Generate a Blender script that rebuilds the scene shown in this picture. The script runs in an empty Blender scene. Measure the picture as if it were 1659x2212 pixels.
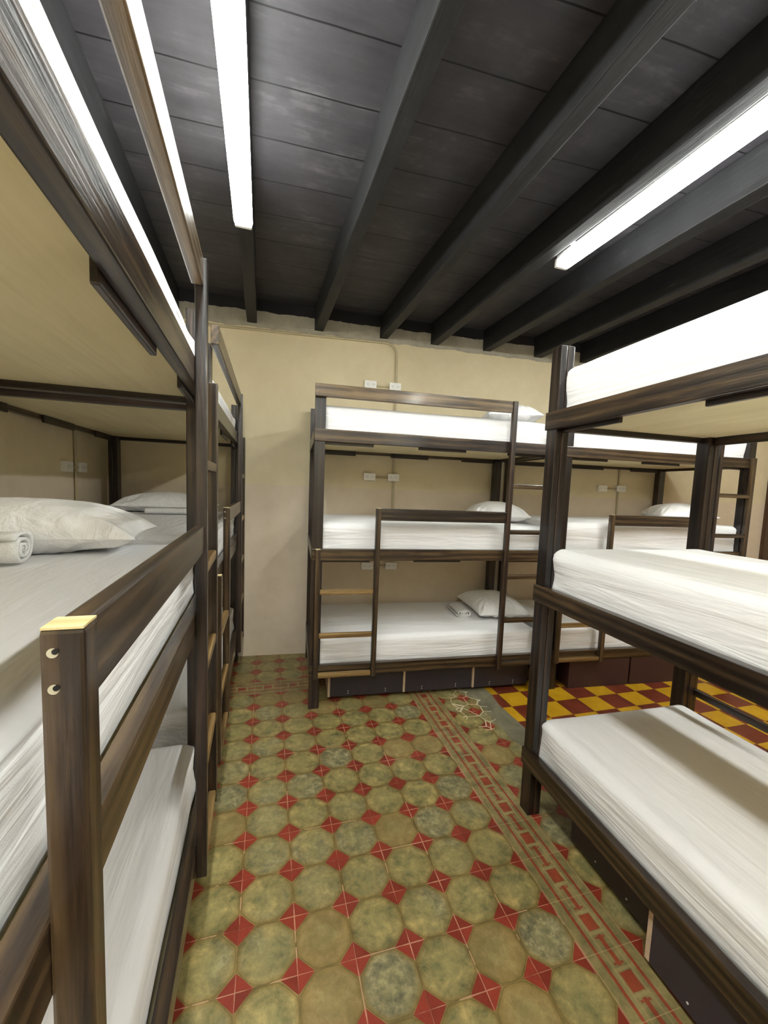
import bpy, bmesh, math, random
from mathutils import Vector, Matrix, noise
random.seed(7)
S = bpy.context.scene
COL = S.collection
PI = math.pi

# ------------------------------------------------------------------ camera, world, exposure
W_, H_ = 1659, 2212
F_PX = 895.5
CAM = Vector((.0846, -3.0763, 1.6482))
YAW, PITCH, ROLL = .2861, -.0898, .0400
PPX, PPY = 12.23, 30.06            # principal point offset in pixels
cy, sy = math.cos(YAW), math.sin(YAW)
cp, sp = math.cos(PITCH), math.sin(PITCH)
fwd = Vector((sy*cp, cy*cp, sp)); rgt = Vector((cy, -sy, 0)); up = rgt.cross(fwd)
cr, sr = math.cos(ROLL), math.sin(ROLL)
r2 = cr*rgt + sr*up; u2 = -sr*rgt + cr*up
cam = bpy.data.cameras.new('camera'); camo = bpy.data.objects.new('camera', cam); COL.objects.link(camo)
m = Matrix((r2, u2, -fwd)).transposed().to_4x4(); m.translation = CAM
camo.matrix_world = m
cam.sensor_fit = 'VERTICAL'; cam.sensor_height = 36.0; cam.sensor_width = 27.0
cam.lens = F_PX*36.0/H_
cam.shift_x = -PPX/H_; cam.shift_y = PPY/H_
cam.clip_start = .02; cam.clip_end = 60
S.camera = camo
world = bpy.data.worlds.new('world'); S.world = world; world.use_nodes = True
bg = world.node_tree.nodes['Background']; bg.inputs[0].default_value = (.9, .95, 1, 1); bg.inputs[1].default_value = .02
S.view_settings.view_transform = 'Standard'; S.view_settings.look = 'None'
S.view_settings.gamma = 1; S.view_settings.use_curve_mapping = False
S.view_settings.exposure = 0.86
TUBE_STRENGTH = 44.0
TUBE_COLOR = (.97, 1.0, .95, 1)

# ------------------------------------------------------------------ helpers
def srgb(r, g, b):
    f = lambda c: (c/255/12.92) if c/255 <= .04045 else ((c/255+.055)/1.055)**2.4
    return (f(r), f(g), f(b), 1)

class NT:
    """small helper around a material node tree"""
    def __init__(s, name):
        s.m = bpy.data.materials.new(name); s.m.use_nodes = True
        s.t = s.m.node_tree; s.n = s.t.nodes; s.l = s.t.links
        s.b = s.n['Principled BSDF']
    def put(s, sock, v):
        if isinstance(v, (int, float)): sock.default_value = v
        elif isinstance(v, (tuple, list)): sock.default_value = v
        else: s.l.new(v, sock)
    def m_(s, op, a, b=0.0, c=None):
        n = s.n.new('ShaderNodeMath'); n.operation = op
        s.put(n.inputs[0], a); s.put(n.inputs[1], b)
        if c is not None: s.put(n.inputs[2], c)
        return n.outputs[0]
    def coords(s, scale=(1, 1, 1), rand=False):
        tc = s.n.new('ShaderNodeTexCoord'); v = tc.outputs['Object']
        if rand:
            oi = s.n.new('ShaderNodeObjectInfo')
            add = s.n.new('ShaderNodeVectorMath'); add.operation = 'ADD'
            r = s.m_('MULTIPLY', oi.outputs['Random'], 37.0)
            cmb = s.n.new('ShaderNodeCombineXYZ'); 
            for i in range(3): s.l.new(r, cmb.inputs[i])
            s.l.new(v, add.inputs[0]); s.l.new(cmb.outputs[0], add.inputs[1]); v = add.outputs[0]
        mp = s.n.new('ShaderNodeMapping'); mp.inputs['Scale'].default_value = scale
        s.l.new(v, mp.inputs['Vector']); return mp.outputs[0]
    def noise(s, vec, scale, detail=3, rough=.55, dist=0.0):
        n = s.n.new('ShaderNodeTexNoise'); s.l.new(vec, n.inputs['Vector'])
        n.inputs['Scale'].default_value = scale; n.inputs['Detail'].default_value = detail
        n.inputs['Roughness'].default_value = rough; n.inputs['Distortion'].default_value = dist
        return n.outputs['Fac']
    def ramp(s, fac, stops):
        n = s.n.new('ShaderNodeValToRGB'); s.put(n.inputs[0], fac)
        e = n.color_ramp.elements
        while len(e) < len(stops): e.new(.5)
        for k, (p, c) in enumerate(stops): e[k].position = p; e[k].color = c if len(c) == 4 else (*c, 1)
        return n.outputs[0]
    def mix(s, fac, a, b, mode='MIX'):
        n = s.n.new('ShaderNodeMix'); n.data_type = 'RGBA'; n.blend_type = mode
        s.put(n.inputs['Factor'], fac); s.put(n.inputs['A'], a); s.put(n.inputs['B'], b)
        return n.outputs['Result']
    def bump(s, h, strength, dist=.01):
        n = s.n.new('ShaderNodeBump'); n.inputs['Strength'].default_value = strength
        n.inputs['Distance'].default_value = dist; s.l.new(h, n.inputs['Height'])
        s.l.new(n.outputs[0], s.b.inputs['Normal'])
    def done(s, color=None, rough=None, spec=None, coat=None):
        if color is not None: s.put(s.b.inputs['Base Color'], color)
        if rough is not None: s.put(s.b.inputs['Roughness'], rough)
        if spec is not None: s.put(s.b.inputs['Specular IOR Level'], spec)
        if coat is not None: s.b.inputs['Coat Weight'].default_value = coat; s.b.inputs['Coat Roughness'].default_value = .12
        return s.m

def band(N, x, lo, hi):
    a = N.m_('GREATER_THAN', x, lo); b = N.m_('LESS_THAN', x, hi); return N.m_('MULTIPLY', a, b)

# ------------------------------------------------------------------ materials
def wood(name, dark, mid, light, rough=.34, bias=0.0):
    N = NT(name)
    v = N.coords((1.3, 16, 16), True); w = N.coords((.9, 3.0, 3.0), True); fine = N.coords((6, 130, 130), True)
    g = N.noise(v, 2.2, 5, .62, 1.2); big = N.noise(w, 1.6, 2, .5, .6); f = N.noise(fine, 1.0, 2, .6)
    # growth rings bending round knots
    wv = N.n.new('ShaderNodeTexWave'); wv.wave_type = 'RINGS'; wv.rings_direction = 'X'
    N.l.new(N.coords((.35, 5, 5), True), wv.inputs['Vector']); wv.inputs['Scale'].default_value = 2.2
    wv.inputs['Distortion'].default_value = 7; wv.inputs['Detail'].default_value = 2; wv.inputs['Detail Scale'].default_value = .7
    k = N.m_('ADD', N.m_('MULTIPLY', g, .50), N.m_('MULTIPLY', wv.outputs['Fac'], .16))
    k = N.m_('ADD', k, N.m_('MULTIPLY', big, .34)); k = N.m_('ADD', k, bias)
    oi = N.n.new('ShaderNodeObjectInfo')
    k = N.m_('ADD', k, N.m_('MULTIPLY', N.m_('SUBTRACT', oi.outputs['Random'], .5), .13))
    c = N.ramp(k, [(.37, dark), (.50, mid), (.68, light)])
    c = N.mix(N.m_('MULTIPLY', f, .35), c, dark)
    N.bump(N.m_('ADD', g, N.m_('MULTIPLY', f, .5)), .25, .004)
    r = N.m_('ADD', N.m_('MULTIPLY', big, .16), rough-.08)
    return N.done(c, r, .45, .22)
M = {}
M['wood_dark'] = wood('dark_stained_wood', srgb(15, 9, 8), srgb(34, 24, 20), srgb(70, 52, 38))
M['wood_mid'] = wood('brown_stained_wood', srgb(21, 14, 9), srgb(48, 35, 23), srgb(92, 72, 47), .32, .02)
M['wood_light'] = wood('light_brown_wood', srgb(44, 34, 23), srgb(84, 68, 48), srgb(128, 106, 76), .34, .03)
M['wood_honey'] = wood('honey_wood', srgb(70, 50, 26), srgb(122, 94, 54), srgb(164, 134, 86), .45, .05)
M['wood_raw'] = wood('raw_end_grain', srgb(168, 148, 98), srgb(196, 178, 126), srgb(214, 200, 150), .7, .1)

def plain(name, col, rough=.6, nscale=0, amt=.12, spec=.4, bump=0, bscale=80):
    N = NT(name); c = col
    if nscale:
        v = N.coords(); n = N.noise(v, nscale, 4, .6)
        d = tuple(x*(1-amt*2.2) for x in col[:3])+(1,); l = tuple(min(1, x*(1+amt)) for x in col[:3])+(1,)
        c = N.ramp(n, [(.3, d), (.7, l)])
    if bump: N.bump(N.noise(N.coords(), bscale, 3, .6), bump, .004)
    return N.done(c, rough, spec)
M['ply'] = None
def ply():
    N = NT('plywood'); v = N.coords((.6, 14, 4)); n = N.noise(v, 1.6, 4, .6, .8); b = N.noise(N.coords(), 2.2, 2)
    c = N.ramp(N.m_('ADD', N.m_('MULTIPLY', n, .6), N.m_('MULTIPLY', b, .4)), [(.3, srgb(206, 192, 150)), (.7, srgb(228, 216, 176))])
    return N.done(c, .7, .25)
M['ply'] = ply()

def sheet():
    N = NT('white_cotton_sheet')
    v = N.coords((1.0, 6.5, 15), True); a = N.noise(v, 1.5, 4, .5, .8)
    v2 = N.coords((3.5, 30, 30), True); b = N.noise(v2, 1.2, 3, .5, .4)
    fl = N.noise(N.coords(), 480, 2)
    h = N.m_('ADD', N.m_('ADD', N.m_('MULTIPLY', a, 1.3), N.m_('MULTIPLY', b, .25)), N.m_('MULTIPLY', fl, .02))
    N.bump(h, .4, .024)
    N.b.inputs['Sheen Weight'].default_value = .15
    return N.done(srgb(238, 237, 238), .85, .15)
M['sheet'] = sheet()
def pillowmat():
    N = NT('white_pillowcase')
    a = N.noise(N.coords((1, 1, 1), True), 9, 3, .5, 1.5); b = N.noise(N.coords((1, 1, 1), True), 26, 3, .6, .8)
    N.bump(N.m_('ADD', a, N.m_('MULTIPLY', b, .35)), .62, .022)
    N.b.inputs['Sheen Weight'].default_value = .15
    return N.done(srgb(244, 243, 242), .8, .25)
M['pillow'] = pillowmat()
M['towel'] = plain('white_terry_towel', srgb(236, 235, 232), .95, 60, .04, .1, .8, 260)

def wallmat():
    N = NT('beige_wall_paint')
    v = N.coords(); sx = N.n.new('ShaderNodeSeparateXYZ'); N.l.new(v, sx.inputs[0])
    n = N.noise(v, 1.1, 4, .6); n2 = N.noise(v, 9, 4, .65)
    up = N.m_('GREATER_THAN', N.m_('ADD', sx.outputs[2], N.m_('MULTIPLY', N.m_('SUBTRACT', n2, .5), .02)), 1.64)
    k = N.m_('ADD', N.m_('MULTIPLY', n, .7), N.m_('MULTIPLY', n2, .3))
    cu = N.ramp(k, [(.32, srgb(214, 200, 166)), (.68, srgb(230, 217, 184))])
    cl = N.ramp(k, [(.32, srgb(212, 196, 172)), (.68, srgb(228, 213, 192))])
    c = N.mix(up, cl, cu)
    # lime wash strip left above the colour, and the ragged black edge of the ceiling paint
    n3 = N.noise(v, 6, 4, .6)
    zz = N.m_('ADD', sx.outputs[2], N.m_('MULTIPLY', N.m_('SUBTRACT', n3, .5), .05))
    c = N.mix(N.m_('GREATER_THAN', zz, 3.035), c, N.ramp(n2, [(.3, srgb(158, 152, 136)), (.7, srgb(182, 176, 160))]))
    c = N.mix(N.m_('GREATER_THAN', zz, 3.175), c, srgb(38, 36, 38))
    # scuffs
    sc = N.noise(N.coords((1, 1, 1)), 3.1, 5, .75)
    c = N.mix(N.m_('MULTIPLY', N.m_('GREATER_THAN', sc, .70), .25), c, srgb(120, 105, 85))
    N.bump(N.m_('ADD', N.m_('MULTIPLY', n2, 1.0), N.m_('MULTIPLY', N.noise(v, 60, 3), .2)), .35, .008)
    return N.done(c, .75, .3)
M['wall'] = wallmat()

def ceilmat():
    N = NT('black_painted_boards')
    v = N.coords(); sx = N.n.new('ShaderNodeSeparateXYZ'); N.l.new(v, sx.inputs[0])
    y = sx.outputs[1]; x = sx.outputs[0]
    wob = N.noise(N.coords(), 3.0, 2)
    yy = N.m_('ADD', N.m_('ADD', y, N.m_('MULTIPLY', x, .04)), N.m_('MULTIPLY', wob, .012))
    f = N.m_('ABSOLUTE', N.m_('SUBTRACT', N.m_('FRACT', N.m_('MULTIPLY', N.m_('ADD', yy, 5.99), 1/.285)), .5))
    seam = N.m_('GREATER_THAN', f, .487)
    st = N.noise(N.coords((1.4, 9, 1)), 2.0, 5, .65); bl = N.noise(v, 5, 4, .65)
    k = N.m_('ADD', N.m_('MULTIPLY', st, .5), N.m_('MULTIPLY', bl, .5))
    c = N.ramp(k, [(.3, srgb(48, 46, 50)), (.55, srgb(64, 62, 66)), (.78, srgb(102, 99, 102))])
    sp_ = N.noise(v, 34, 3, .7)
    spots = N.m_('MULTIPLY', N.m_('GREATER_THAN', sp_, .76), N.m_('GREATER_THAN', bl, .52))
    c = N.mix(spots, c, srgb(150, 150, 150))
    c = N.mix(seam, c, srgb(16, 16, 18))
    h = N.m_('SUBTRACT', N.m_('MULTIPLY', st, .15), seam)
    N.bump(h, .4, .008)
    return N.done(c, .55, .35)
M['ceiling'] = ceilmat()
def beammat():
    N = NT('black_painted_beam')
    st = N.noise(N.coords((.8, 12, 12), True), 2.0, 5, .65); bl = N.noise(N.coords((1, 1, 1), True), 7, 4, .65)
    c = N.ramp(N.m_('ADD', N.m_('MULTIPLY', st, .5), N.m_('MULTIPLY', bl, .5)), [(.3, srgb(26, 26, 27)), (.6, srgb(40, 40, 42)), (.8, srgb(78, 77, 78))])
    N.bump(st, .5, .006)
    return N.done(c, .6, .3)
M['beam'] = beammat()

M['white_plastic'] = plain('white_plastic', srgb(242, 241, 236), .3)
M['slot'] = plain('dark_slot', srgb(60, 55, 50), .6)
M['conduit'] = plain('painted_conduit', srgb(196, 184, 152), .5, 12, .05)
M['drawer'] = plain('charcoal_laminate', srgb(52, 46, 52), .45, 5, .08, .45)
M['drawer_brown'] = plain('maroon_brown_laminate', srgb(58, 34, 32), .5, 5, .08, .45)
M['drawer_edge'] = plain('raw_board_edge', srgb(196, 172, 146), .7, 30, .06)
M['screw'] = plain('screw_cover', srgb(215, 215, 210), .4)
M['hole'] = plain('screw_hole', srgb(178, 172, 150), .7)
M['hole_dark'] = plain('screw_hole_dark', srgb(14, 10, 8), .8)
M['fixture'] = plain('white_enamel', srgb(225, 225, 222), .4)
M['door'] = wood('door_wood', srgb(36, 22, 12), srgb(66, 42, 24), srgb(92, 62, 36), .4)
M['maroon'] = plain('maroon_cloth', srgb(120, 16, 56), .8, 20, .15)
def tube(k):
    N = NT('lit_tube'); N.b.inputs['Base Color'].default_value = (1, 1, 1, 1)
    N.b.inputs['Emission Color'].default_value = TUBE_COLOR; N.b.inputs['Emission Strength'].default_value = TUBE_STRENGTH*k
    return N.m
M['tube'] = tube(.80); M['tube_dim'] = tube(.62); M['tube_bright'] = tube(1.45)  # strengths differ only to balance brightness between the lamps

# floor ---------------------------------------------------------------
def floor_base(N):
    v = N.coords(); sx = N.n.new('ShaderNodeSeparateXYZ'); N.l.new(v, sx.inputs[0])
    return v, sx.outputs[0], sx.outputs[1]
def cell(N, x, s=.2, off=0.0):
    """distance from nearest grid line (signed) and index of the tile"""
    q = N.m_('MULTIPLY', N.m_('SUBTRACT', x, off), 1/s)
    near = N.m_('ROUND', q); d = N.m_('MULTIPLY', N.m_('SUBTRACT', q, near), s)
    return d, N.m_('FLOOR', q)
def tile_random(N, ix, iy):
    cmb = N.n.new('ShaderNodeCombineXYZ'); N.l.new(ix, cmb.inputs[0]); N.l.new(iy, cmb.inputs[1])
    w = N.n.new('ShaderNodeTexWhiteNoise'); w.noise_dimensions = '2D'; N.l.new(cmb.outputs[0], w.inputs['Vector'])
    return w.outputs['Value'], w.outputs['Color'], cmb.outputs[0]
def floor_finish(N, c, h=None, rough=.33, scratch=False):
    v = N.coords(); n = N.noise(v, 3.0, 4, .6)
    if scratch:
        vo = N.n.new('ShaderNodeTexVoronoi'); vo.feature = 'DISTANCE_TO_EDGE'; vo.inputs['Scale'].default_value = 9.5
        N.l.new(N.coords(), vo.inputs['Vector'])
        sx = N.n.new('ShaderNodeSeparateXYZ'); N.l.new(v, sx.inputs[0])
        qx = N.m_('SUBTRACT', sx.outputs[0], 1.60); qy = N.m_('MULTIPLY', N.m_('ADD', sx.outputs[1], .34), .42)
        rr = N.m_('SQRT', N.m_('ADD', N.m_('MULTIPLY', qx, qx), N.m_('MULTIPLY', qy, qy)))
        k = N.m_('MULTIPLY', N.m_('LESS_THAN', vo.outputs['Distance'], N.m_('MULTIPLY', n, .05)), N.m_('LESS_THAN', rr, .13))
        c = N.mix(N.m_('MULTIPLY', k, .75), c, srgb(214, 200, 170))
    fine = N.noise(v, 70, 3, .7)
    c = N.mix(N.m_('MULTIPLY', N.m_('GREATER_THAN', fine, .74), .35), c, srgb(190, 182, 150))
    if h is not None: N.bump(h, .25, .003)
    return N.done(c, N.m_('ADD', N.m_('MULTIPLY', n, .25), rough-.1), .45)
def octmat():
    N = NT('octagon_cement_tile'); v, x, y = floor_base(N)
    dx, ix = cell(N, x); dy, iy = cell(N, y)
    ax = N.m_('ABSOLUTE', dx); ay = N.m_('ABSOLUTE', dy)
    rv, rc, off = tile_random(N, ix, iy)
    wob = N.m_('MULTIPLY', N.m_('SUBTRACT', N.noise(v, 30, 2), .5), .004)
    dsum = N.m_('ADD', N.m_('ADD', ax, ay), wob)
    dia = N.m_('LESS_THAN', dsum, .057)
    a = N.m_('SUBTRACT', .1, ax); b = N.m_('SUBTRACT', .1, ay)
    rc_ = N.m_('SQRT', N.m_('ADD', N.m_('MULTIPLY', a, a), N.m_('MULTIPLY', b, b)))
    oc = N.m_('MAXIMUM', N.m_('MAXIMUM', a, b), N.m_('MULTIPLY', N.m_('ADD', a, b), .705))
    r = N.m_('ADD', N.m_('MULTIPLY', rc_, .35), N.m_('MULTIPLY', oc, .65))
    # mottled cement colours, every tile its own marbling
    sh = N.n.new('ShaderNodeVectorMath'); sh.operation = 'MULTIPLY_ADD'
    N.l.new(rc, sh.inputs[0]); sh.inputs[1].default_value = (9, 9, 9); N.l.new(v, sh.inputs[2])
    n1 = N.noise(sh.outputs[0], 13, 6, .74, .25); n2 = N.noise(sh.outputs[0], 24, 6, .76, .15); n3 = N.noise(sh.outputs[0], 6, 3, .6, .5)
    olive = N.ramp(n1, [(.28, srgb(72, 72, 50)), (.42, srgb(116, 108, 68)), (.56, srgb(146, 132, 84)), (.72, srgb(188, 162, 104))])
    gray = N.ramp(n2, [(.32, srgb(78, 76, 60)), (.5, srgb(122, 115, 84)), (.68, srgb(170, 160, 120))])
    ocre = N.ramp(n3, [(.3, srgb(112, 92, 46)), (.7, srgb(164, 132, 72))])
    t = N.m_('ADD', N.m_('MULTIPLY', rv, .8), N.m_('MULTIPLY', N.m_('SUBTRACT', n3, .5), 1.2))
    body = N.mix(N.ramp(t, [(.35, (0, 0, 0)), (.7, (1, 1, 1))]), olive, gray)
    body = N.mix(N.m_('MULTIPLY', N.m_('GREATER_THAN', rv, .86), .6), body, ocre)
    body = N.mix(N.m_('MULTIPLY', N.m_('LESS_THAN', r, .045), N.m_('MULTIPLY', n2, .35)), body, srgb(150, 144, 96))
    rim = N.ramp(n1, [(.3, srgb(98, 82, 40)), (.7, srgb(142, 118, 66))])
    rr = N.m_('ADD', r, N.m_('MULTIPLY', N.m_('SUBTRACT', n3, .5), .012))
    tr = N.n.new('ShaderNodeMapRange'); N.l.new(rr, tr.inputs[0]); tr.inputs[1].default_value = .082; tr.inputs[2].default_value = .096
    c = N.mix(N.m_('MULTIPLY', tr.outputs[0], .85), body, rim)
    line = band(N, rr, .0955, .0985); c = N.mix(N.m_('MULTIPLY', line, .4), c, srgb(72, 62, 30))
    rd = N.ramp(N.m_('ADD', N.m_('MULTIPLY', n1, .5), N.m_('MULTIPLY', rv, .5)), [(.2, srgb(112, 40, 25)), (.8, srgb(142, 54, 38))])
    c = N.mix(dia, c, rd)
    gr = N.m_('MINIMUM', ax, ay)
    pn = N.noise(v, 4.5, 3, .7)
    g1 = N.m_('LESS_THAN', gr, N.m_('MULTIPLY', N.m_('MAXIMUM', N.m_('SUBTRACT', pn, .38), .02), .010))
    c = N.mix(N.m_('MULTIPLY', N.m_('LESS_THAN', gr, .0011), .45), c, srgb(70, 58, 34))
    pale_ = N.m_('MAXIMUM', N.m_('MULTIPLY', dia, .5), N.m_('MULTIPLY', N.m_('GREATER_THAN', pn, .57), .55))
    c = N.mix(N.m_('MULTIPLY', g1, pale_), c, srgb(205, 160, 130))
    return floor_finish(N, c, N.m_('MULTIPLY', g1, -1.0), scratch=True)
def bordermat(axis):
    N = NT('greek_border_tile_'+('north' if axis else 'east')); v, x, y = floor_base(N)
    t, s = (y, x) if axis else (x, y)
    t0 = N.m_('SUBTRACT', t, .3 if axis else 1.303)
    at = N.m_('ABSOLUTE', t0)
    ds, _ = cell(N, s, .2, .1); as_ = N.m_('ABSOLUTE', ds)
    n1 = N.noise(v, 11, 6, .74, .3)
    base = N.ramp(n1, [(.3, srgb(88, 84, 56)), (.5, srgb(126, 114, 74)), (.75, srgb(160, 144, 98))])
    red = N.ramp(n1, [(.3, srgb(122, 44, 26)), (.8, srgb(160, 64, 44))])
    pale = srgb(168, 150, 104)
    c = N.mix(N.m_('MULTIPLY', band(N, at, .028, .036), .3), base, pale)
    fr = N.m_('MULTIPLY', N.m_('LESS_THAN', at, .034), band(N, as_, .034, .044)); c = N.mix(N.m_('MULTIPLY', fr, .4), c, pale)
    l1 = band(N, at, .049, .061); sq = N.m_('MULTIPLY', N.m_('LESS_THAN', at, .024), N.m_('LESS_THAN', as_, .030))
    bar = N.m_('MULTIPLY', N.m_('LESS_THAN', at, .0085), N.m_('GREATER_THAN', as_, .048))
    bar2 = N.m_('MULTIPLY', band(N, at, .010, .020), band(N, as_, .052, .060))
    red_m = N.m_('MINIMUM', N.m_('ADD', N.m_('ADD', l1, sq), N.m_('ADD', bar, bar2)), 1.0)
    c = N.mix(N.m_('MULTIPLY', red_m, .88), c, red)
    e = N.m_('GREATER_THAN', at, .0965); c = N.mix(N.m_('MULTIPLY', e, .5), c, srgb(178, 150, 108))
    d2, _ = cell(N, s, .2, 0); g = N.m_('LESS_THAN', N.m_('ABSOLUTE', d2), .0012); c = N.mix(N.m_('MULTIPLY', g, .5), c, srgb(190, 160, 120))
    return floor_finish(N, c, N.m_('MULTIPLY', e, -1.0))
def concmat():
    N = NT('grey_cement_patch'); v, x, y = floor_base(N)
    n = N.noise(v, 7, 6, .7, .5)
    c = N.ramp(n, [(.3, srgb(92, 88, 70)), (.6, srgb(124, 118, 95)), (.8, srgb(160, 150, 126))])
    return floor_finish(N, c, n, .5, True)
def checkmat():
    N = NT('yellow_red_checker_tile'); v, x, y = floor_base(N)
    dx, ix = cell(N, x, .2015, 1.92); dy, iy = cell(N, y, .2, -.40)
    par = N.m_('ABSOLUTE', N.m_('MODULO', N.m_('ADD', ix, N.m_('ADD', iy, 100.0)), 2.0))
    n = N.noise(v, 8, 4, .6)
    yel = N.ramp(n, [(.3, srgb(174, 130, 16)), (.7, srgb(198, 152, 34))]); red = N.ramp(n, [(.3, srgb(88, 36, 22)), (.7, srgb(120, 54, 36))])
    c = N.mix(N.m_('GREATER_THAN', par, .5), yel, red)
    g = N.m_('LESS_THAN', N.m_('MINIMUM', N.m_('ABSOLUTE', dx), N.m_('ABSOLUTE', dy)), .0014)
    c = N.mix(N.m_('MULTIPLY', g, .7), c, srgb(60, 40, 20))
    return floor_finish(N, c, N.m_('MULTIPLY', g, -1.0), .3)
M['oct'] = octmat(); M['border_n'] = bordermat(1); M['border_e'] = bordermat(0); M['conc'] = concmat(); M['check'] = checkmat()

# ------------------------------------------------------------------ object helpers
def link(o, parent=None):
    COL.objects.link(o)
    if parent is not None: o.parent = parent
    return o
def mesh_obj(name, verts, faces, mat, parent=None, smooth=False):
    me = bpy.data.meshes.new(name); me.from_pydata(verts, [], faces); me.update()
    if mat: me.materials.append(mat)
    if smooth: me.polygons.foreach_set('use_smooth', [True]*len(me.polygons))
    return link(bpy.data.objects.new(name, me), parent)
def bm_obj(name, bm, mat, parent=None, smooth=False):
    me = bpy.data.meshes.new(name); bm.to_mesh(me); bm.free()
    for mm in (mat if isinstance(mat, list) else [mat]): me.materials.append(mm)
    if smooth: me.polygons.foreach_set('use_smooth', [True]*len(me.polygons))
    return link(bpy.data.objects.new(name, me), parent)
def add_box(bm, c, s, bev=0.0, mi=0):
    r = bmesh.ops.create_cube(bm, size=1.0)
    for v in r['verts']: v.co = Vector((v.co.x*s[0]+c[0], v.co.y*s[1]+c[1], v.co.z*s[2]+c[2]))
    fs = {f for v in r['verts'] for f in v.link_faces}
    if bev:
        es = list({e for v in r['verts'] for e in v.link_edges})
        g = bmesh.ops.bevel(bm, geom=es, offset=bev, segments=2, affect='EDGES', profile=.6)
        fs = set(g['faces']) | {f for f in fs if f.is_valid}
    for f in fs:
        if f.is_valid: f.material_index = mi
def board(name, mat, parent, lo, hi, bev=.0035, loc_only=False):
    """box between two corners; its local X always runs along its longest side so the grain follows the board"""
    d = [hi[i]-lo[i] for i in range(3)]; c = Vector([(hi[i]+lo[i])/2 for i in range(3)])
    ax = max(range(3), key=lambda i: d[i])
    bm = bmesh.new(); 
    if ax == 0: s = (d[0], d[1], d[2]); rot = (0, 0, 0)
    elif ax == 1: s = (d[1], d[0], d[2]); rot = (0, 0, PI/2)
    else: s = (d[2], d[1], d[0]); rot = (0, -PI/2, 0)
    add_box(bm, (0, 0, 0), s, min(bev, min(s)*.3))
    o = bm_obj(name, bm, mat, parent); o.location = c; o.rotation_euler = rot
    return o
def tag(o, label, cat, group=None):
    o['label'] = label; o['category'] = cat
    if group: o['group'] = group
    return o
def struct(o): o['kind'] = 'structure'; return o
def empty(name, loc, rz=0.0):
    o = bpy.data.objects.new(name, None); COL.objects.link(o); o.location = loc; o.rotation_euler = (0, 0, rz); o.empty_display_size = .1
    return o
def copy_tree(o, parent=None):
    c = o.copy(); COL.objects.link(c)
    if parent is not None: c.parent = parent; c.matrix_parent_inverse = o.matrix_parent_inverse.copy()
    for ch in list(o.children): copy_tree(ch, c)
    return c
def tube_mesh(bm, pts, r, seg=10):
    rings = []
    for i, p in enumerate(pts):
        p = Vector(p); a = Vector(pts[max(0, i-1)]); b = Vector(pts[min(len(pts)-1, i+1)])
        t = (b-a).normalized(); ref = Vector((0, 0, 1)) if abs(t.z) < .9 else Vector((1, 0, 0))
        n = t.cross(ref).normalized(); bn = t.cross(n)
        rings.append([bm.verts.new(p+r*(math.cos(2*PI*k/seg)*n+math.sin(2*PI*k/seg)*bn)) for k in range(seg)])
    for i in range(len(rings)-1):
        for k in range(seg):
            bm.faces.new((rings[i][k], rings[i][(k+1) % seg], rings[i+1][(k+1) % seg], rings[i+1][k]))
    bm.faces.new(rings[0][::-1]); bm.faces.new(rings[-1])

# ------------------------------------------------------------------ the room
ZC = 3.27                      # underside of the ceiling boards
WA = -.062                     # back wall runs at this angle
P0 = Vector((.129, .9589)); WT = Vector((math.cos(WA), math.sin(WA))); WN = Vector((-math.sin(WA), math.cos(WA)))
def wall_pt(s, off=0.0): q = P0+WT*s-WN*off; return (q.x, q.y)      # off: distance in front of the wall
def beam_x(x0, y): return x0+.026*(.93-y)                           # beams lean a little off the tile grid
YF = -6.2
def prism_wall(name, a, b, n, z0, z1, thick=.15):
    a = Vector(a); b = Vector(b); n = Vector(n)*thick
    v = [(*a, z0), (*b, z0), (*(b+n), z0), (*(a+n), z0), (*a, z1), (*b, z1), (*(b+n), z1), (*(a+n), z1)]
    f = [(0, 1, 5, 4), (1, 2, 6, 5), (2, 3, 7, 6), (3, 0, 4, 7), (4, 5, 6, 7), (3, 2, 1, 0)]
    return struct(mesh_obj(name, v, f, M['wall']))
XR = 7.2
LW = lambda y: -1.232-.026*(y-.3)
backL = (LW(1.04), 1.04); 
prism_wall('wall_back', (wall_pt(-1.45)), (wall_pt(7.3)), WN, 0, ZC)
prism_wall('wall_left', (LW(YF), YF), (LW(1.2), 1.2), (-1, 0), 0, ZC)
prism_wall('wall_right', (XR, YF), (XR, .62), (1, 0), 0, ZC)
prism_wall('wall_front', (LW(YF), YF), (XR, YF), (0, -1), 0, ZC)
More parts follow.
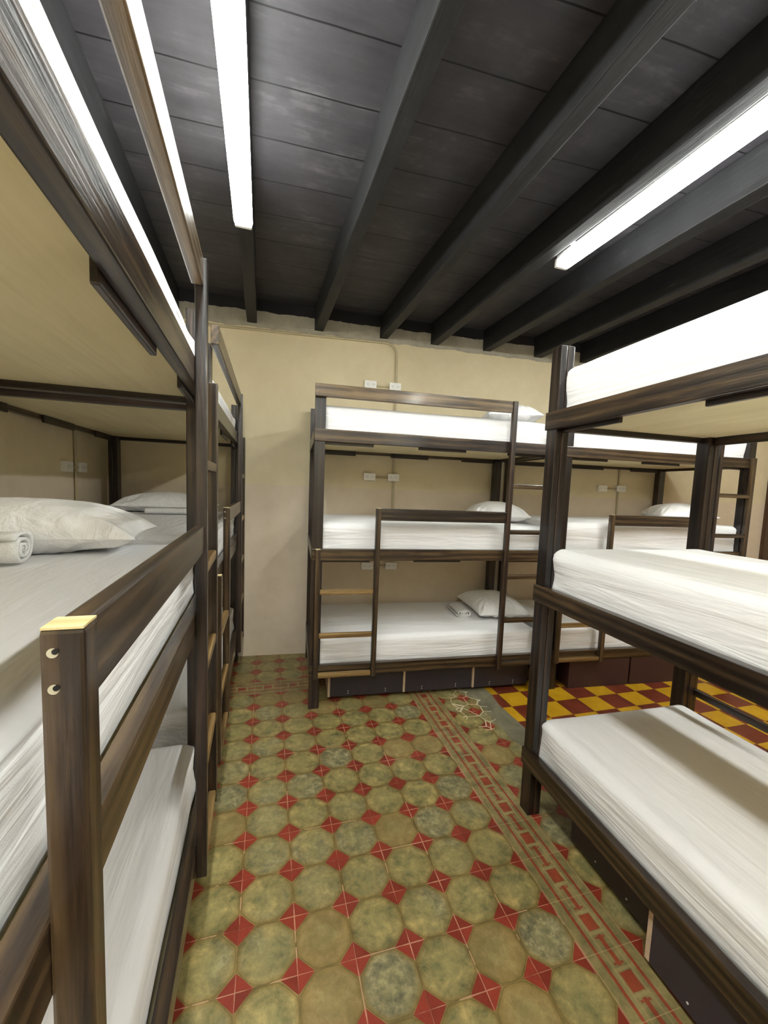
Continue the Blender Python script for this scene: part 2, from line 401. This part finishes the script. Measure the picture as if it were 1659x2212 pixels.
# floor: zones of different tile, one slab
def floor():
    bm = bmesh.new(); mats = [M['oct'], M['border_n'], M['border_e'], M['conc'], M['check']]
    def poly(pts, mi):
        f = bm.faces.new([bm.verts.new((x, y, 0)) for x, y in pts]); f.material_index = mi
    def rect(x0, x1, y0, y1, mi): poly([(x0, y0), (x1, y0), (x1, y1), (x0, y1)], mi)
    rect(-1.6, 1.203, -6.4, .2, 0); rect(-1.6, 1.203, .4, 1.3, 0)
    rect(-1.6, 1.203, .2, .4, 1); rect(1.203, 1.403, -6.4, 1.3, 2)
    edge = [(1.60, 1.3), (1.62, .3), (1.655, -.03), (1.67, -.12), (1.655, -.2), (1.69, -.26), (1.675, -.36), (1.70, -.45), (1.66, -.55),
            (1.68, -.66), (1.67, -.78), (1.72, -.9), (1.70, -1.05), (1.74, -1.2), (1.72, -1.6), (1.75, -2.2), (1.73, -3), (1.76, -6.4)]
    poly([(1.403, -6.4)]+edge[::-1]+[(1.403, 1.3)], 0)
    e2 = [(1.86, 1.3), (1.85, .1), (1.86, -.2), (1.835, -.35), (1.845, -.6), (1.85, -.9), (1.86, -1.6), (1.85, -3), (1.86, -6.4)]
    poly(edge+e2[::-1], 3)
    poly([p for p in e2]+[(7.5, -6.4), (7.5, 1.3)], 4)
    for f in bm.faces:
        if f.normal.z < 0: f.normal_flip()
    bm.normal_update()
    for f in bm.faces:
        if f.normal.z < 0: f.normal_flip()
    struct(bm_obj('floor', bm, mats))
floor()
cb = bmesh.new(); add_box(cb, ((LW(0)+XR)/2, (YF+1.3)/2, ZC+.05), (XR-LW(0)+.7, 1.3-YF+.4, .1)); struct(bm_obj('ceiling', cb, M['ceiling']))
# black trim board where the ceiling meets the back wall between beams is painted on the wall itself

# door far right on the back wall
sd = 5.915
def wall_box(name, s0, s1, z0, z1, d0, d1, mat, parent=None):
    """box on the back wall, d = distance in front of it"""
    o = board(name, mat, parent, (s0, -d1, z0), (s1, -d0, z1), .004)
    return o
dr = empty('door_1', (P0.x, P0.y, 0), WA); struct(dr)
wall_box('door_leaf', sd+.03, sd+.83, 0.0, 1.95, .005, .03, M['door'], dr)
wall_box('door_frame', sd, sd+.05, 0.0, 2.0, .0, .045, M['door'], dr)
wall_box('door_frame', sd+.81, sd+.86, 0.0, 2.0, .0, .045, M['door'], dr)
wall_box('door_panel', sd+.04, sd+.8, 1.55, 1.93, .03, .04, M['maroon'], dr)

# ------------------------------------------------------------------ ceiling beams
BEAMS = [(-.72, .10), (-.079, .082), (.510, .078), (1.120, .080), (1.627, .078), (2.180, .085), (2.757, .1), (3.30, .1), (3.86, .09), (4.42, .09), (4.98, .09), (5.54, .09), (6.10, .09), (6.66, .09)]
where = ['closest to the left wall, above the left bunks', 'carrying the left tube light', 'first one right of the left tube light', 'second one right of the left tube light',
         'carrying the right tube light', 'first one right of the right tube light', 'second one right of the right tube light', 'ending over the wall behind the right bunk post']
for i, (x0, w) in enumerate(BEAMS):
    ya = P0.y+(x0-P0.x)*math.tan(WA)+.02; yb = YF+.02; L = ya-yb
    bm = bmesh.new(); add_box(bm, (0, 0, 0), (L, w, ZC-3.07), .006)
    # hand-hewn unevenness
    bmesh.ops.subdivide_edges(bm, edges=[e for e in bm.edges if abs(e.verts[0].co.x-e.verts[1].co.x) > L*.5], cuts=60)
    for v in bm.verts:
        p = Vector((v.co.x*1.7+i*9, v.co.y*12, v.co.z*9))
        v.co.y += .006*noise.noise(p); v.co.z += .004*noise.noise(p+Vector((5, 5, 5))) if v.co.z < 0 else 0
    o = bm_obj('ceiling_beam', bm, M['beam']); ang = PI/2+.026
    ym = (ya+yb)/2
    if i == 1: ang = PI/2+.014
    o.location = (x0+math.tan(ang-PI/2)*(.93-ym), ym, (ZC+3.07)/2); o.rotation_euler = (0, 0, ang)
    tag(o, 'black painted ceiling beam, '+(where[i] if i < 8 else 'far right of the room, above the bunks'), 'beam', 'black ceiling beams')

# ------------------------------------------------------------------ tube lights
def make_light(label, lamp='tube', side=False):
    root = empty('tube_light', (0, 0, 0)); L = 2.42
    b = bmesh.new(); add_box(b, (L/2, 0, .02), (L, .062, .04), .006); bm_obj('housing', b, M['fixture'], root)
    for s in (-1, 1):
        b = bmesh.new(); tube_mesh(b, [(.035, s*.030, -.022), (L-.035, s*.030, -.022)], .0165, 12); bm_obj('lamp_tube', b, M[lamp], root, True)
    for x in (.012, L-.012):
        b = bmesh.new(); add_box(b, (x, 0, -.012), (.024, .086, .05), .006); bm_obj('end_socket', b, M['fixture'], root)
    if side:                                   # screwed to the side of its beam by three straps
        for x in (.15, L/2, L-.15):
            b = bmesh.new(); add_box(b, (x, -.062, .034), (.03, .075, .006)); bm_obj('bracket', b, M['fixture'], root)
    tag(root, label, 'light'); return root
tl = make_light('long white tube light on the ceiling beam above the left bunks')
tl.location = (-.062, -.60, 3.028); tl.rotation_euler = (0, 0, -PI/2+.016); tl['group'] = 'ceiling tube lights'
def set_lamp(root, lamp):
    for ch in root.children:
        if ch.name.startswith('lamp_tube'): me = ch.data.copy(); me.materials[0] = M[lamp]; ch.data = me
t2 = make_light('long white tube light on the ceiling beam over the right bunk', 'tube_dim', True); t2['group'] = 'ceiling tube lights'
t2.location = (1.806, -.75, 3.084); t2.rotation_euler = (0, 0, -PI/2+.020)
t3 = copy_tree(t2); t3['label'] = 'tube light farthest right, on a beam hidden above the right bunk mattress'
t3.location = (3.475, -1.0, 3.084); set_lamp(t3, 'tube_bright')
t4 = copy_tree(tl); t4['label'] = 'unseen fill tube light added behind the viewpoint, in line with the left row'  # unseen lamp added behind the camera to lift the shadows
t4.location = (-.01, -3.25, 3.028); set_lamp(t4, 'tube_bright')
t5 = copy_tree(t2); t5['label'] = 'unseen fill tube light added behind the viewpoint, in line with the right row'  # second added fill lamp, also out of view
t5.location = (1.86, -3.4, 3.084); set_lamp(t5, 'tube_bright')

# ------------------------------------------------------------------ bunk beds
L_, WD = 1.93, 1.03
Z1, Z2, Z3, HR = .250, 1.114, 1.960, .085
ZG, ZG2 = 2.345, 1.502
U1, U2, U3, UB, SW, SF = .026, .453, 1.483, 1.889, .037, .037
D = (1.722, 1.364, 1.006, .653, .294); E_ = (.907, .585, .287)
def make_bunk(mir=False):
    """u along the bed, v from its front to its back; mir swaps the hand of the bed"""
    root = empty('triple_bunk_bed', (0, 0, 0)); g = -1 if mir else 1
    def B(name, mat, u0, u1, v0, v1, z0, z1, parent=root, bev=.004):
        a, b = sorted((g*v0, g*v1)); return board(name, M[mat], parent, (u0, a, z0), (u1, b, z1), bev)
    pw = .078
    # posts
    def post(u0, u1, v0, v1, h):
        # two planks glued face to face; the outer one is the thinner
        vm = v0+.033 if v0 < WD/2 else v1-.033
        bm = bmesh.new(); c = Vector(((u0+u1)/2, g*(v0+v1)/2, h/2))
        for (a, b, du) in ((v0, vm-.0006, 0), (vm+.0006, v1, .003)):
            add_box(bm, (0, g*(a+b)/2-c.y, 0), (h, b-a, u1-u0-du), .004)
        o = bm_obj('post', bm, M['wood_dark'], root); o.location = c; o.rotation_euler = (0, -PI/2, 0); return o
    post(.002, pw, .010, .080, ZG-HR+.004); post(L_-pw, L_-.002, .010, .080, 2.32)
    post(.002, pw, WD-.080, WD-.010, 2.345); post(L_-pw, L_-.002, WD-.080, WD-.010, 2.345)
    for z in (Z1, Z2, Z3):
        mt = 'wood_mid'
        B('side_rail', mt, 0, L_, 0, .038, z, z+HR); B('side_rail', mt, 0, L_, WD-.038, WD, z, z+HR)
        B('end_rail', 'wood_dark', -.001, .036, .04, WD-.04, z, z+HR); B('end_rail', 'wood_dark', L_-.036, L_+.001, .04, WD-.04, z, z+HR)
        for a, b in ((.08, .43), (.77, 1.15), (1.5, L_-.08)):
            B('support_strip', 'wood_dark', a, b, .0385, .054, z-.018, z+.026); B('support_strip', 'wood_dark', a, b, WD-.054, WD-.0385, z-.018, z+.026)
        B('bed_base', 'ply', .038, L_-.038, .040, WD-.040, z+.026, z+.040, bev=0)
    # top guard and mid guard
    B('guard_rail', 'wood_light', 0.0, U3, -.026, .009, ZG-HR, ZG)
    B('guard_rail', 'wood_mid', U2+SW, U3, -.030, -.002, ZG2-HR-.003, ZG2)
    # long ladder to the top bunk
    B('ladder_stile', 'wood_dark', U3, U3+SW, -SF, .0, .234, ZG)
    B('ladder_stile', 'wood_mid', UB-SW, UB, -SF, .0, .234, Z3+HR)
    for z in D: B('rung', 'wood_mid', U3+SW, UB-SW, -.034, -.004, z-.036, z, bev=.006)
    # short ladder to the middle bunk
    B('ladder_stile', 'wood_mid', U1, U1+SW, -SF, .0, .245, Z2+HR)
    s2 = B('ladder_stile', 'wood_mid', U2, U2+SW, -SF, .0, .245, ZG2)
    for z in E_: B('rung', 'wood_honey', U1+SW, U2, -.034, -.004, z-.036, z, bev=.006)
    # bare sawn tops of the stiles
    t = B('sawn_end', 'wood_raw', U2+.001, U2+SW-.001, -SF+.001, -.001, ZG2, ZG2+.0025, bev=0); t['label'] = 'bare pale sawn top of the stile'
    t = B('sawn_end', 'wood_raw', U1+.001, U1+SW-.001, -SF+.001, -.001, Z2+HR, Z2+HR+.0025, bev=0); t['label'] = 'bare pale sawn top of the stile'
    # screw holes: side of the guard stile and face of the top guard
    def disc(name, mat, c, n, r, parent=root):
        c = Vector((c[0], g*c[1], c[2])); n = Vector((n[0], g*n[1], n[2])).normalized()
        bm = bmesh.new(); tube_mesh(bm, [c-n*.002, c+n*.0012], r, 14); return bm_obj(name, bm, M[mat], parent)
    for z in (ZG2-.022, ZG2-.058):
        disc('screw_hole', 'hole', (U2, -.011, z), (-1, 0, 0), .0048)
        disc('screw_hole', 'hole_dark', (U2-.0008, -.0135, z+.0016), (-1, 0, 0), .0028)
    for z in (ZG-.025, ZG-.06): disc('screw_hole', 'hole_dark', (.03, -.026, z), (0, -1, 0), .003)
    for z in (Z2+.06, Z2+.03): disc('screw_hole', 'hole_dark', (U1+SW/2, -SF, z), (0, -1, 0), .0028)
    return root
BG = 'triple bunk beds of dark stained wood'
bed_back = make_bunk()
bed_back.location = (.3823, -.1223, 0); bed_back.rotation_euler = (0, 0, -.0621)
tag(bed_back, 'dark wooden triple bunk bed along the back wall, whole front with two ladders in view', 'bunk bed', BG)
bed_back2 = copy_tree(bed_back); bed_back2.location = (2.371, -.225, 0); bed_back2.rotation_euler = (0, 0, -.078)
bed_back2['label'] = 'far right triple bunk bed on the back wall, seen through the nearest right bunk'
bed_l1 = copy_tree(bed_back); bed_l1.location = (-.1098, -3.076, 0); bed_l1.rotation_euler = (0, 0, 1.596)
bed_l1['label'] = 'nearest left triple bunk bed, guard rail with bare sawn stile top in front'
bed_l2 = copy_tree(bed_back); bed_l2.location = (-.1643, -1.0066, 0); bed_l2.rotation_euler = (0, 0, 1.567)
bed_l2['label'] = 'far left triple bunk bed in the corner by the back wall'
for b in (bed_l1, bed_l2):
    for ch in b.children:
        if ch.name.startswith('rung') and ch.data.materials[0] == M['wood_mid'] and ch.location.z < 1.5:
            me = ch.data.copy(); me.materials[0] = M['wood_honey']; ch.data = me  # lower left-bunk rungs: strong light put into a lighter wood colour
bed_r = make_bunk(True)
for ch in bed_r.children:
    if ch.name.startswith('rung'): ch.data.materials[0] = M['wood_dark']
ra = -.0307; rn = Vector((math.cos(ra), math.sin(ra)))
ro = Vector((1.3755, -1.3037))+rn*WD
bed_r.location = (ro.x, ro.y, 0); bed_r.rotation_euler = (0, 0, ra-PI/2)      # local X towards the camera
tag(bed_r, 'nearest right triple bunk bed, open side with three bare white mattresses', 'bunk bed', BG)
# local Y of that frame points to +x of the room, its front; the mirrored build runs v the other way
FR = {'B': (Vector((.3823, -.1223)), -.0621, 1), 'C': (Vector((2.371, -.225)), -.078, 1), 'L': (Vector((-.1098, -3.076)), 1.596, 1),
      'M': (Vector((-.1643, -1.0066)), 1.567, 1), 'R': (ro, ra-PI/2, -1)}
def frame(o, key, u, v, z, rz=0.0):
    p, a, g = FR[key]; v *= g
    o.location = (p.x+math.cos(a)*u-math.sin(a)*v, p.y+math.sin(a)*u+math.cos(a)*v, z); o.rotation_euler = (0, 0, a+rz)

# ------------------------------------------------------------------ mattresses
def mattress_mesh(seed, T=.222, LX=1.845, WY=.93):
    nx, ny, nz = 92, 46, 9
    R = .045
    idx = {}; vs = []; fs = []
    def P(i, j, k):
        key = (i, j, k)
        if key in idx: return idx[key]
        # denser sampling near the rounded edges
        def q(n, N_): t = n/N_; return t
        x = (q(i, nx)-.5)*LX; y = (q(j, ny)-.5)*WY; z = q(k, nz)*T
        def ease(c, h, n, N_):
            # push first and last samples to the edge radius
            return c
        p = Vector((x, y, z)); hx, hy = LX/2, WY/2
        Rb = R if z > T*.5 else .018
        c = Vector((max(-hx+R, min(hx-R, x)), max(-hy+R, min(hy-R, y)), max(Rb, min(T-R, z)) if z > T*.5 else max(Rb, z)))
        d = p-c
        if d.length > 1e-6:
            e = Vector((d.x/R, d.y/R, d.z/Rb)); mx = max(abs(e.x), abs(e.y), abs(e.z)); ln = e.length
            s = mx/ln; d = d*s
        p = c+d
        o = Vector((seed*3.1, seed*1.7, 0))
        w = noise.noise(Vector((x*1.3, y*7, z*16))+o)*.6+noise.noise(Vector((x*3.2, y*19, z*44))+o*2)*.28
        side = 1 if (abs(x) > hx-.02 or abs(y) > hy-.02) else 0
        top = z > T*.9
        amp = .0095 if side else (.0035 if top else 0)
        # long diagonal pulls at the corners
        cxn = max(0, abs(x)/hx-.7)/.3*max(0, abs(y)/hy-.5)/.5
        w += cxn*.9*math.sin(26*(z+.6*(hx-abs(x)))+seed)
        nrm = Vector((0, 0, 1)) if top and not side else Vector((x/hx if abs(x) > hx-.02 else 0, y/hy if abs(y) > hy-.02 else 0, .2 if top else 0))
        p += nrm*w*amp
        if top: p.z += .008*(1-(2*x/LX)**4)*(1-(2*y/WY)**4)-.004
        idx[key] = len(vs); vs.append(p); return idx[key]
    for i in range(nx):
        for j in range(ny):
            fs.append((P(i, j, nz), P(i+1, j, nz), P(i+1, j+1, nz), P(i, j+1, nz)))
            fs.append((P(i, j+1, 0), P(i+1, j+1, 0), P(i+1, j, 0), P(i, j, 0)))
    for i in range(nx):
        for k in range(nz):
            fs.append((P(i, 0, k), P(i+1, 0, k), P(i+1, 0, k+1), P(i, 0, k+1)))
            fs.append((P(i, ny, k+1), P(i+1, ny, k+1), P(i+1, ny, k), P(i, ny, k)))
    for j in range(ny):
        for k in range(nz):
            fs.append((P(0, j, k+1), P(0, j+1, k+1), P(0, j+1, k), P(0, j, k)))
            fs.append((P(nx, j, k), P(nx, j+1, k), P(nx, j+1, k+1), P(nx, j, k+1)))
    me = bpy.data.meshes.new('mattress'); me.from_pydata([tuple(v) for v in vs], [], fs); me.update()
    me.materials.append(M['sheet']); me.polygons.foreach_set('use_smooth', [True]*len(me.polygons))
    return me
MM = [mattress_mesh(k+1) for k in range(3)]
tiers = [('bottom', Z1+.041), ('middle', Z2+.041), ('top', Z3+.041)]
who = {'B': 'of the back wall bunk facing the room', 'C': 'of the far right bunk on the back wall', 'L': 'of the nearest left bunk', 'M': 'of the far left bunk in the corner', 'R': 'of the nearest right bunk'}
tops = {}
n_ = 0
for key in 'BCLMR':
    for ti, (tn, z) in enumerate(tiers):
        o = bpy.data.objects.new('mattress', MM[n_ % 3]); n_ += 1; link(o)
        extra = {('C', 1): .04, ('R', 2): .03, ('R', 0): -.015}.get((key, ti), 0)
        sc = 1+extra/.222; target = {0: .525, 1: 1.39, 2: 2.225}[ti]+extra
        sc = (target-z)/.222
        o.scale = (1, 1, sc)
        frame(o, key, L_/2, WD/2, z)
        tops[(key, ti)] = target
        tag(o, 'white sheeted mattress, %s tier %s' % (tn, who[key]), 'mattress', 'white mattresses on the bunks')

# ------------------------------------------------------------------ pillows
def pillow_mesh(seed, W=.70, Dp=.47, T=.21):
    n = 40; vs = []; fs = []
    def pt(a, b, side):
        e = 1-.075*(1-b*b)**1.0; f = 1-.09*(1-a*a)
        x = a*W/2*e; y = b*Dp/2*f
        t = (max(0, 1-abs(a)**2.6))**.62*(max(0, 1-abs(b)**2.6))**.62
        z = side*T/2*t*(1.1 if side > 0 else .62)
        edge = 1-max(abs(a), abs(b))
        p = Vector((x*7+seed*5, y*7, side*2.0))
        w = noise.noise(p)*.55+noise.noise(p*2.7)*.3
        # creases running in from the corners
        ang = math.atan2(abs(b)*Dp, abs(a)*W); rad = math.hypot(a, b)
        w += 1.5*math.sin(ang*22+seed+noise.noise(p)*3)*max(0, rad-.5)
        z += side*w*.012*min(1, edge*6)
        x += .004*noise.noise(p+Vector((9, 0, 0))); y += .004*noise.noise(p+Vector((0, 9, 0)))
        return (x, y, z)
    for side in (1, -1):
        base = len(vs)
        for i in range(n+1):
            for j in range(n+1):
                a = math.sin((i/n-.5)*PI)*.5+(i/n*2-1)*.5; b = math.sin((j/n-.5)*PI)*.5+(j/n*2-1)*.5
                vs.append(pt(a, b, side))
        for i in range(n):
            for j in range(n):
                q = [base+i*(n+1)+j, base+(i+1)*(n+1)+j, base+(i+1)*(n+1)+j+1, base+i*(n+1)+j+1]
                fs.append(q if side > 0 else q[::-1])
    me = bpy.data.meshes.new('pillow'); me.from_pydata(vs, [], fs); me.update()
    bm = bmesh.new(); bm.from_mesh(me); bmesh.ops.remove_doubles(bm, verts=bm.verts, dist=.0006); bm.to_mesh(me); bm.free()
    me.materials.append(M['pillow']); me.polygons.foreach_set('use_smooth', [True]*len(me.polygons))
    return me
PM = [pillow_mesh(1), pillow_mesh(2.3), pillow_mesh(4.1)]
def pillow(x, y, zt, rz, mesh, label, sc=(1, 1, 1), tilt=(0, 0)):
    o = bpy.data.objects.new('pillow', mesh); link(o)
    o.location = (x, y, zt+.21/2*.62*sc[2]-.004); o.rotation_euler = (tilt[0], tilt[1], rz); o.scale = sc
    tag(o, label, 'pillow', 'white pillows on the bunks'); return o
pillow(-.72, -1.385, 1.39, .08, PM[0], 'large white pillow on the middle tier of the nearest left bunk', (1.08, .92, 1.0))
pillow(-.68, .62, 1.39, .03, PM[1], 'white pillow in the far left corner, middle tier of the far left bunk', (1.02, 1, .9))
pillow(2.13, .34, .525, 1.45, PM[1], 'white pillow on the bottom tier of the back wall bunk', (.92, 1.05, 1.05))
pillow(2.10, .33, 1.39, 1.22, PM[2], 'white pillow on the middle tier of the back wall bunk', (1.0, 1.05, 1.0))
pillow(2.12, .27, 2.225, 1.25, PM[0], 'white pillow on the top tier of the back wall bunk', (.94, .98, 1.1))
pillow(4.00, .10, 1.438, PI/2-.55, PM[1], 'white pillow on the middle tier of the far right back wall bunk', (.97, 1, 1))

# ------------------------------------------------------------------ towels, rolled and folded
def towel_mesh(name, length, rx, rz_, turns, seed, square=2.0):
    """spiral of cloth swept along x; square > 2 makes a flat folded stack"""
    bm = bmesh.new(); th = .0085; N_ = int(26*turns); rings = 22
    prev = None
    def prof(t, off):
        a = t*2*PI*turns; k = 1-(turns*2*PI-a)/(2*PI)*(.0125*2/(rx+rz_))*1.35
        k = max(.12, k)
        c, s_ = math.cos(a), math.sin(a)
        f = (abs(c)**square+abs(s_)**square)**(-1/square)
        return Vector((0, (rx*k+off)*c*f, (rz_*k+off)*s_*f))
    for r in range(rings+1):
        x = (r/rings-.5)*length
        ring = []
        for i in range(N_+1):
            t = i/N_; p = prof(t, 0); nz = noise.noise(Vector((x*9+seed, p.y*30, p.z*30)))
            e = .010*noise.noise(Vector((seed, t*8, 0)))*(1 if r in (0, rings) else 0)
            ring.append(bm.verts.new((x+e, p.y*(1+.04*nz), p.z*(1+.05*nz))))
        inner = []
        for i in range(N_, -1, -1):
            t = i/N_; p = prof(t, -th); nz = noise.noise(Vector((x*9+seed, p.y*30, p.z*30)))
            inner.append(bm.verts.new((x, p.y*(1+.04*nz), p.z*(1+.05*nz))))
        loop = ring+inner
        if prev:
            for i in range(len(loop)): bm.faces.new((prev[i], prev[(i+1) % len(loop)], loop[(i+1) % len(loop)], loop[i]))
        if r in (0, rings):
            n = len(ring)
            for i in range(n-1):
                q = (ring[i], ring[i+1], inner[n-2-i], inner[n-1-i])
                try: bm.faces.new(q if r else q[::-1])
                except ValueError: pass
        prev = loop
    bmesh.ops.recalc_face_normals(bm, faces=bm.faces)
    me = bpy.data.meshes.new(name); bm.to_mesh(me); bm.free(); me.materials.append(M['towel'])
    me.polygons.foreach_set('use_smooth', [True]*len(me.polygons)); return me
def towel(me, x, y, z, rz, label):
    o = bpy.data.objects.new('rolled_towel', me); link(o); o.location = (x, y, z); o.rotation_euler = (0, 0, rz)
    tag(o, label, 'towel', 'white towels laid by the pillows'); return o
towel(towel_mesh('towel', .34, .058, .050, 3.4, 1, 2.3), -.735, -1.705, 1.39+.052, .05, 'white rolled towel before the large pillow on the nearest left bunk')
towel(towel_mesh('towel', .30, .060, .030, 3.2, 5, 2.6), -.62, .30, 1.39+.033, .05, 'white folded towel before the pillow on the far left bunk')
towel(towel_mesh('towel', .27, .075, .034, 3.0, 9, 2.8), 1.79, .34, .525+.036, PI/2-.12, 'white folded towel beside the pillow on the back wall bunk, bottom tier')

# ------------------------------------------------------------------ storage boxes under the bunks
def box_unit(key, u0, u1, v0, mat, label, v1=None, group='storage boxes under the bunks', zt=.265, edge=True):
    root = empty('storage_box', (0, 0, 0)); w = u1-u0; d = .62
    g = FR[key][2]
    def bb(name, m_, a, b, c, d_, z0, z1, bev=.002):
        y0, y1 = sorted((g*c, g*d_)); return board(name, M[m_], root, (a, y0, z0), (b, y1, z1), bev)
    bb('front_panel', mat, .0, w-.004, 0, .016, 0, zt-.03)
    bb('box_body', mat, .004, w-.004, .016, d, .0, zt-.035)
    if edge: e = bb('panel_edge', 'drawer_edge', -.018, .0, -.001, .3, 0, zt-.03); e['label'] = 'pale raw board edge'
    for x in ((.14, w-.14) if edge else ()):
        for z in (.022, .04):
            bm = bmesh.new(); tube_mesh(bm, [(x, g*.002, z), (x, g*-.0015, z)], .004, 8); bm_obj('screw', bm, M['screw'], root)
    frame(root, key, u0, v0, .03 if edge else 0.0)
    tag(root, label, 'storage box', group); return root
box_unit('B', .168, .745, .110, 'drawer', 'charcoal storage box under the back wall bunk, leftmost, below the short ladder')
box_unit('B', .765, 1.335, .106, 'drawer', 'charcoal storage box under the back wall bunk, middle one')
box_unit('B', 1.355, 1.85, .100, 'drawer', 'charcoal storage box under the back wall bunk, below the long ladder')
box_unit('C', .20, .80, .006, 'drawer_brown', 'dark brown storage box on yellow checker tiles, left one', edge=False, zt=.278)
box_unit('C', .812, 1.46, .006, 'drawer_brown', 'dark brown storage box on yellow checker tiles, right one in shadow', edge=False, zt=.278)
box_unit('L', 1.0, 1.58, .09, 'drawer', 'charcoal storage box under the nearest left bunk, far one')
box_unit('L', .4, .98, .09, 'drawer', 'charcoal storage box under the nearest left bunk, near one')
# right bunk: boxes pushed in from its open side
def box_right(u0, u1, inset, label, edge=True):
    root = empty('storage_box', (0, 0, 0)); w = u1-u0
    board('front_panel', M['drawer'], root, (.018, -.016, 0), (w, 0, .235), .002)
    board('box_body', M['drawer'], root, (.018, -.55, 0), (w, -.016, .23), .002)
    e = board('panel_edge', M['drawer_edge'] if edge else M['drawer'], root, (0, -.1, 0), (.018, .001, .235), .002)
    if edge: e['label'] = 'pale raw board edge'
    for x in (.16, w-.14):
        bm = bmesh.new(); tube_mesh(bm, [(x, -.002, .03), (x, .0015, .03)], .004, 8); bm_obj('screw', bm, M['screw'], root)
    # frame: local X towards camera, local +Y to room -x side
    a = ra-PI/2; p = Vector((1.3755, -1.3037))+Vector((math.cos(a), math.sin(a)))*u0+rn*inset
    root.location = (p.x, p.y, .03); root.rotation_euler = (0, PI, 0)
    root.rotation_euler = (0, 0, a)
    root.scale = (1, -1, 1)
    tag(root, label, 'storage box', 'storage boxes under the bunks')
box_right(.27, .74, .115, 'black storage box under the nearest right bunk, pushed in, far one', False)
box_right(.765, 1.30, .035, 'black storage box under the nearest right bunk, near one with pale edge')

# ------------------------------------------------------------------ outlets and conduits
def make_outlet(label):
    root = empty('wall_outlet', (0, 0, 0))
    b = bmesh.new(); add_box(b, (0, -.018, 0), (.114, .036, .070), .004); bm_obj('outlet_box', b, M['white_plastic'], root)
    for x in (-.026, .026):
        b = bmesh.new(); add_box(b, (x, -.0375, 0), (.034, .003, .028), .001); so = bm_obj('socket', b, M['white_plastic'], root)
        for dz in (-.006, .006):
            b = bmesh.new(); add_box(b, (x-.003, -.0392, dz), (.010, .001, .0022)); bm_obj('slot', b, M['slot'], so)
        b = bmesh.new(); add_box(b, (x+.010, -.0392, 0), (.004, .001, .004)); bm_obj('slot', b, M['slot'], so)
    tag(root, label, 'outlet', 'white wall outlets'); return root
base_out = None
def outlet(s, z, label, left=None):
    global base_out
    if base_out is None: base_out = o = make_outlet(label)
    else: o = copy_tree(base_out); o['label'] = label
    if left is None: o.location = (*wall_pt(s), z); o.rotation_euler = (0, 0, WA)
    else: o.location = (LW(left), left, z); o.rotation_euler = (0, 0, PI/2+.026)
    return o
outlet(.877, 2.628, 'white wall outlet above the back bunk guard rail, left one of the pair')
outlet(1.118, 2.628, 'white wall outlet above the back bunk guard rail, right one on the conduit')
outlet(.897, 1.755, 'white wall outlet above the back bunk middle mattress, left one')
outlet(1.137, 1.757, 'white wall outlet above the back bunk middle mattress, right one')
outlet(.906, .875, 'white wall outlet above the back bunk bottom mattress, left one')
outlet(1.150, .877, 'white wall outlet above the back bunk bottom mattress, right one')
outlet(3.528, 1.745, 'white wall outlet behind the right bunk posts, left one')
outlet(3.770, 1.750, 'white wall outlet behind the right bunk posts, right one on the conduit')
outlet(0, 1.71, 'white outlet on the left wall, near one of the pair', left=.21)
outlet(0, 1.712, 'white outlet on the left wall, far one beside the conduit', left=.45)
def conduit(pts, label, r=.0105):
    bm = bmesh.new(); tube_mesh(bm, pts, r, 10)
    return tag(bm_obj('conduit', bm, M['conduit'], None, True), label, 'conduit')
def wp3(s, z, off=.012): x, y = wall_pt(s, off); return (x, y, z)
pts = [wp3(-1.36, 3.0), wp3(-.5, 3.007), wp3(.43, 3.02), wp3(1.02, 3.030)]
for k in range(1, 7):
    a = k/6*PI/2; pts.append(wp3(1.02+.105*math.sin(a), 3.030-.105*(1-math.cos(a))))
conduit(pts+[wp3(1.128, 2.6), wp3(1.14, 1.76), wp3(1.152, .86)], 'beige conduit along the top of the back wall, bending down behind the back bunk')
conduit([wp3(3.745, 3.0), wp3(3.75, 1.75), wp3(3.76, .6)], 'straight beige conduit on the back wall behind the right bunk')
lp = lambda y, z: (LW(y)+.012, y, z)
conduit([lp(.375, 3.0), lp(.37, 1.7), lp(.36, .6)], 'beige conduit down the left wall between its outlets')
for (s0, s1, z, t) in ((.9, 1.11, 1.755, 'middle'), (.9, 1.12, .877, 'bottom'), (.88, 1.1, 2.625, 'top')):
    conduit([wp3(s0, z-.003), wp3(s1, z-.003)], 'short beige conduit joining the two %s outlets of the back bunk' % t, .008)
conduit([wp3(3.54, 1.745), wp3(3.75, 1.747)], 'short beige conduit joining the two outlets behind the right bunk', .008)
conduit([lp(.22, 1.71), lp(.44, 1.71)], 'short beige conduit joining the two outlets on the left wall', .008)
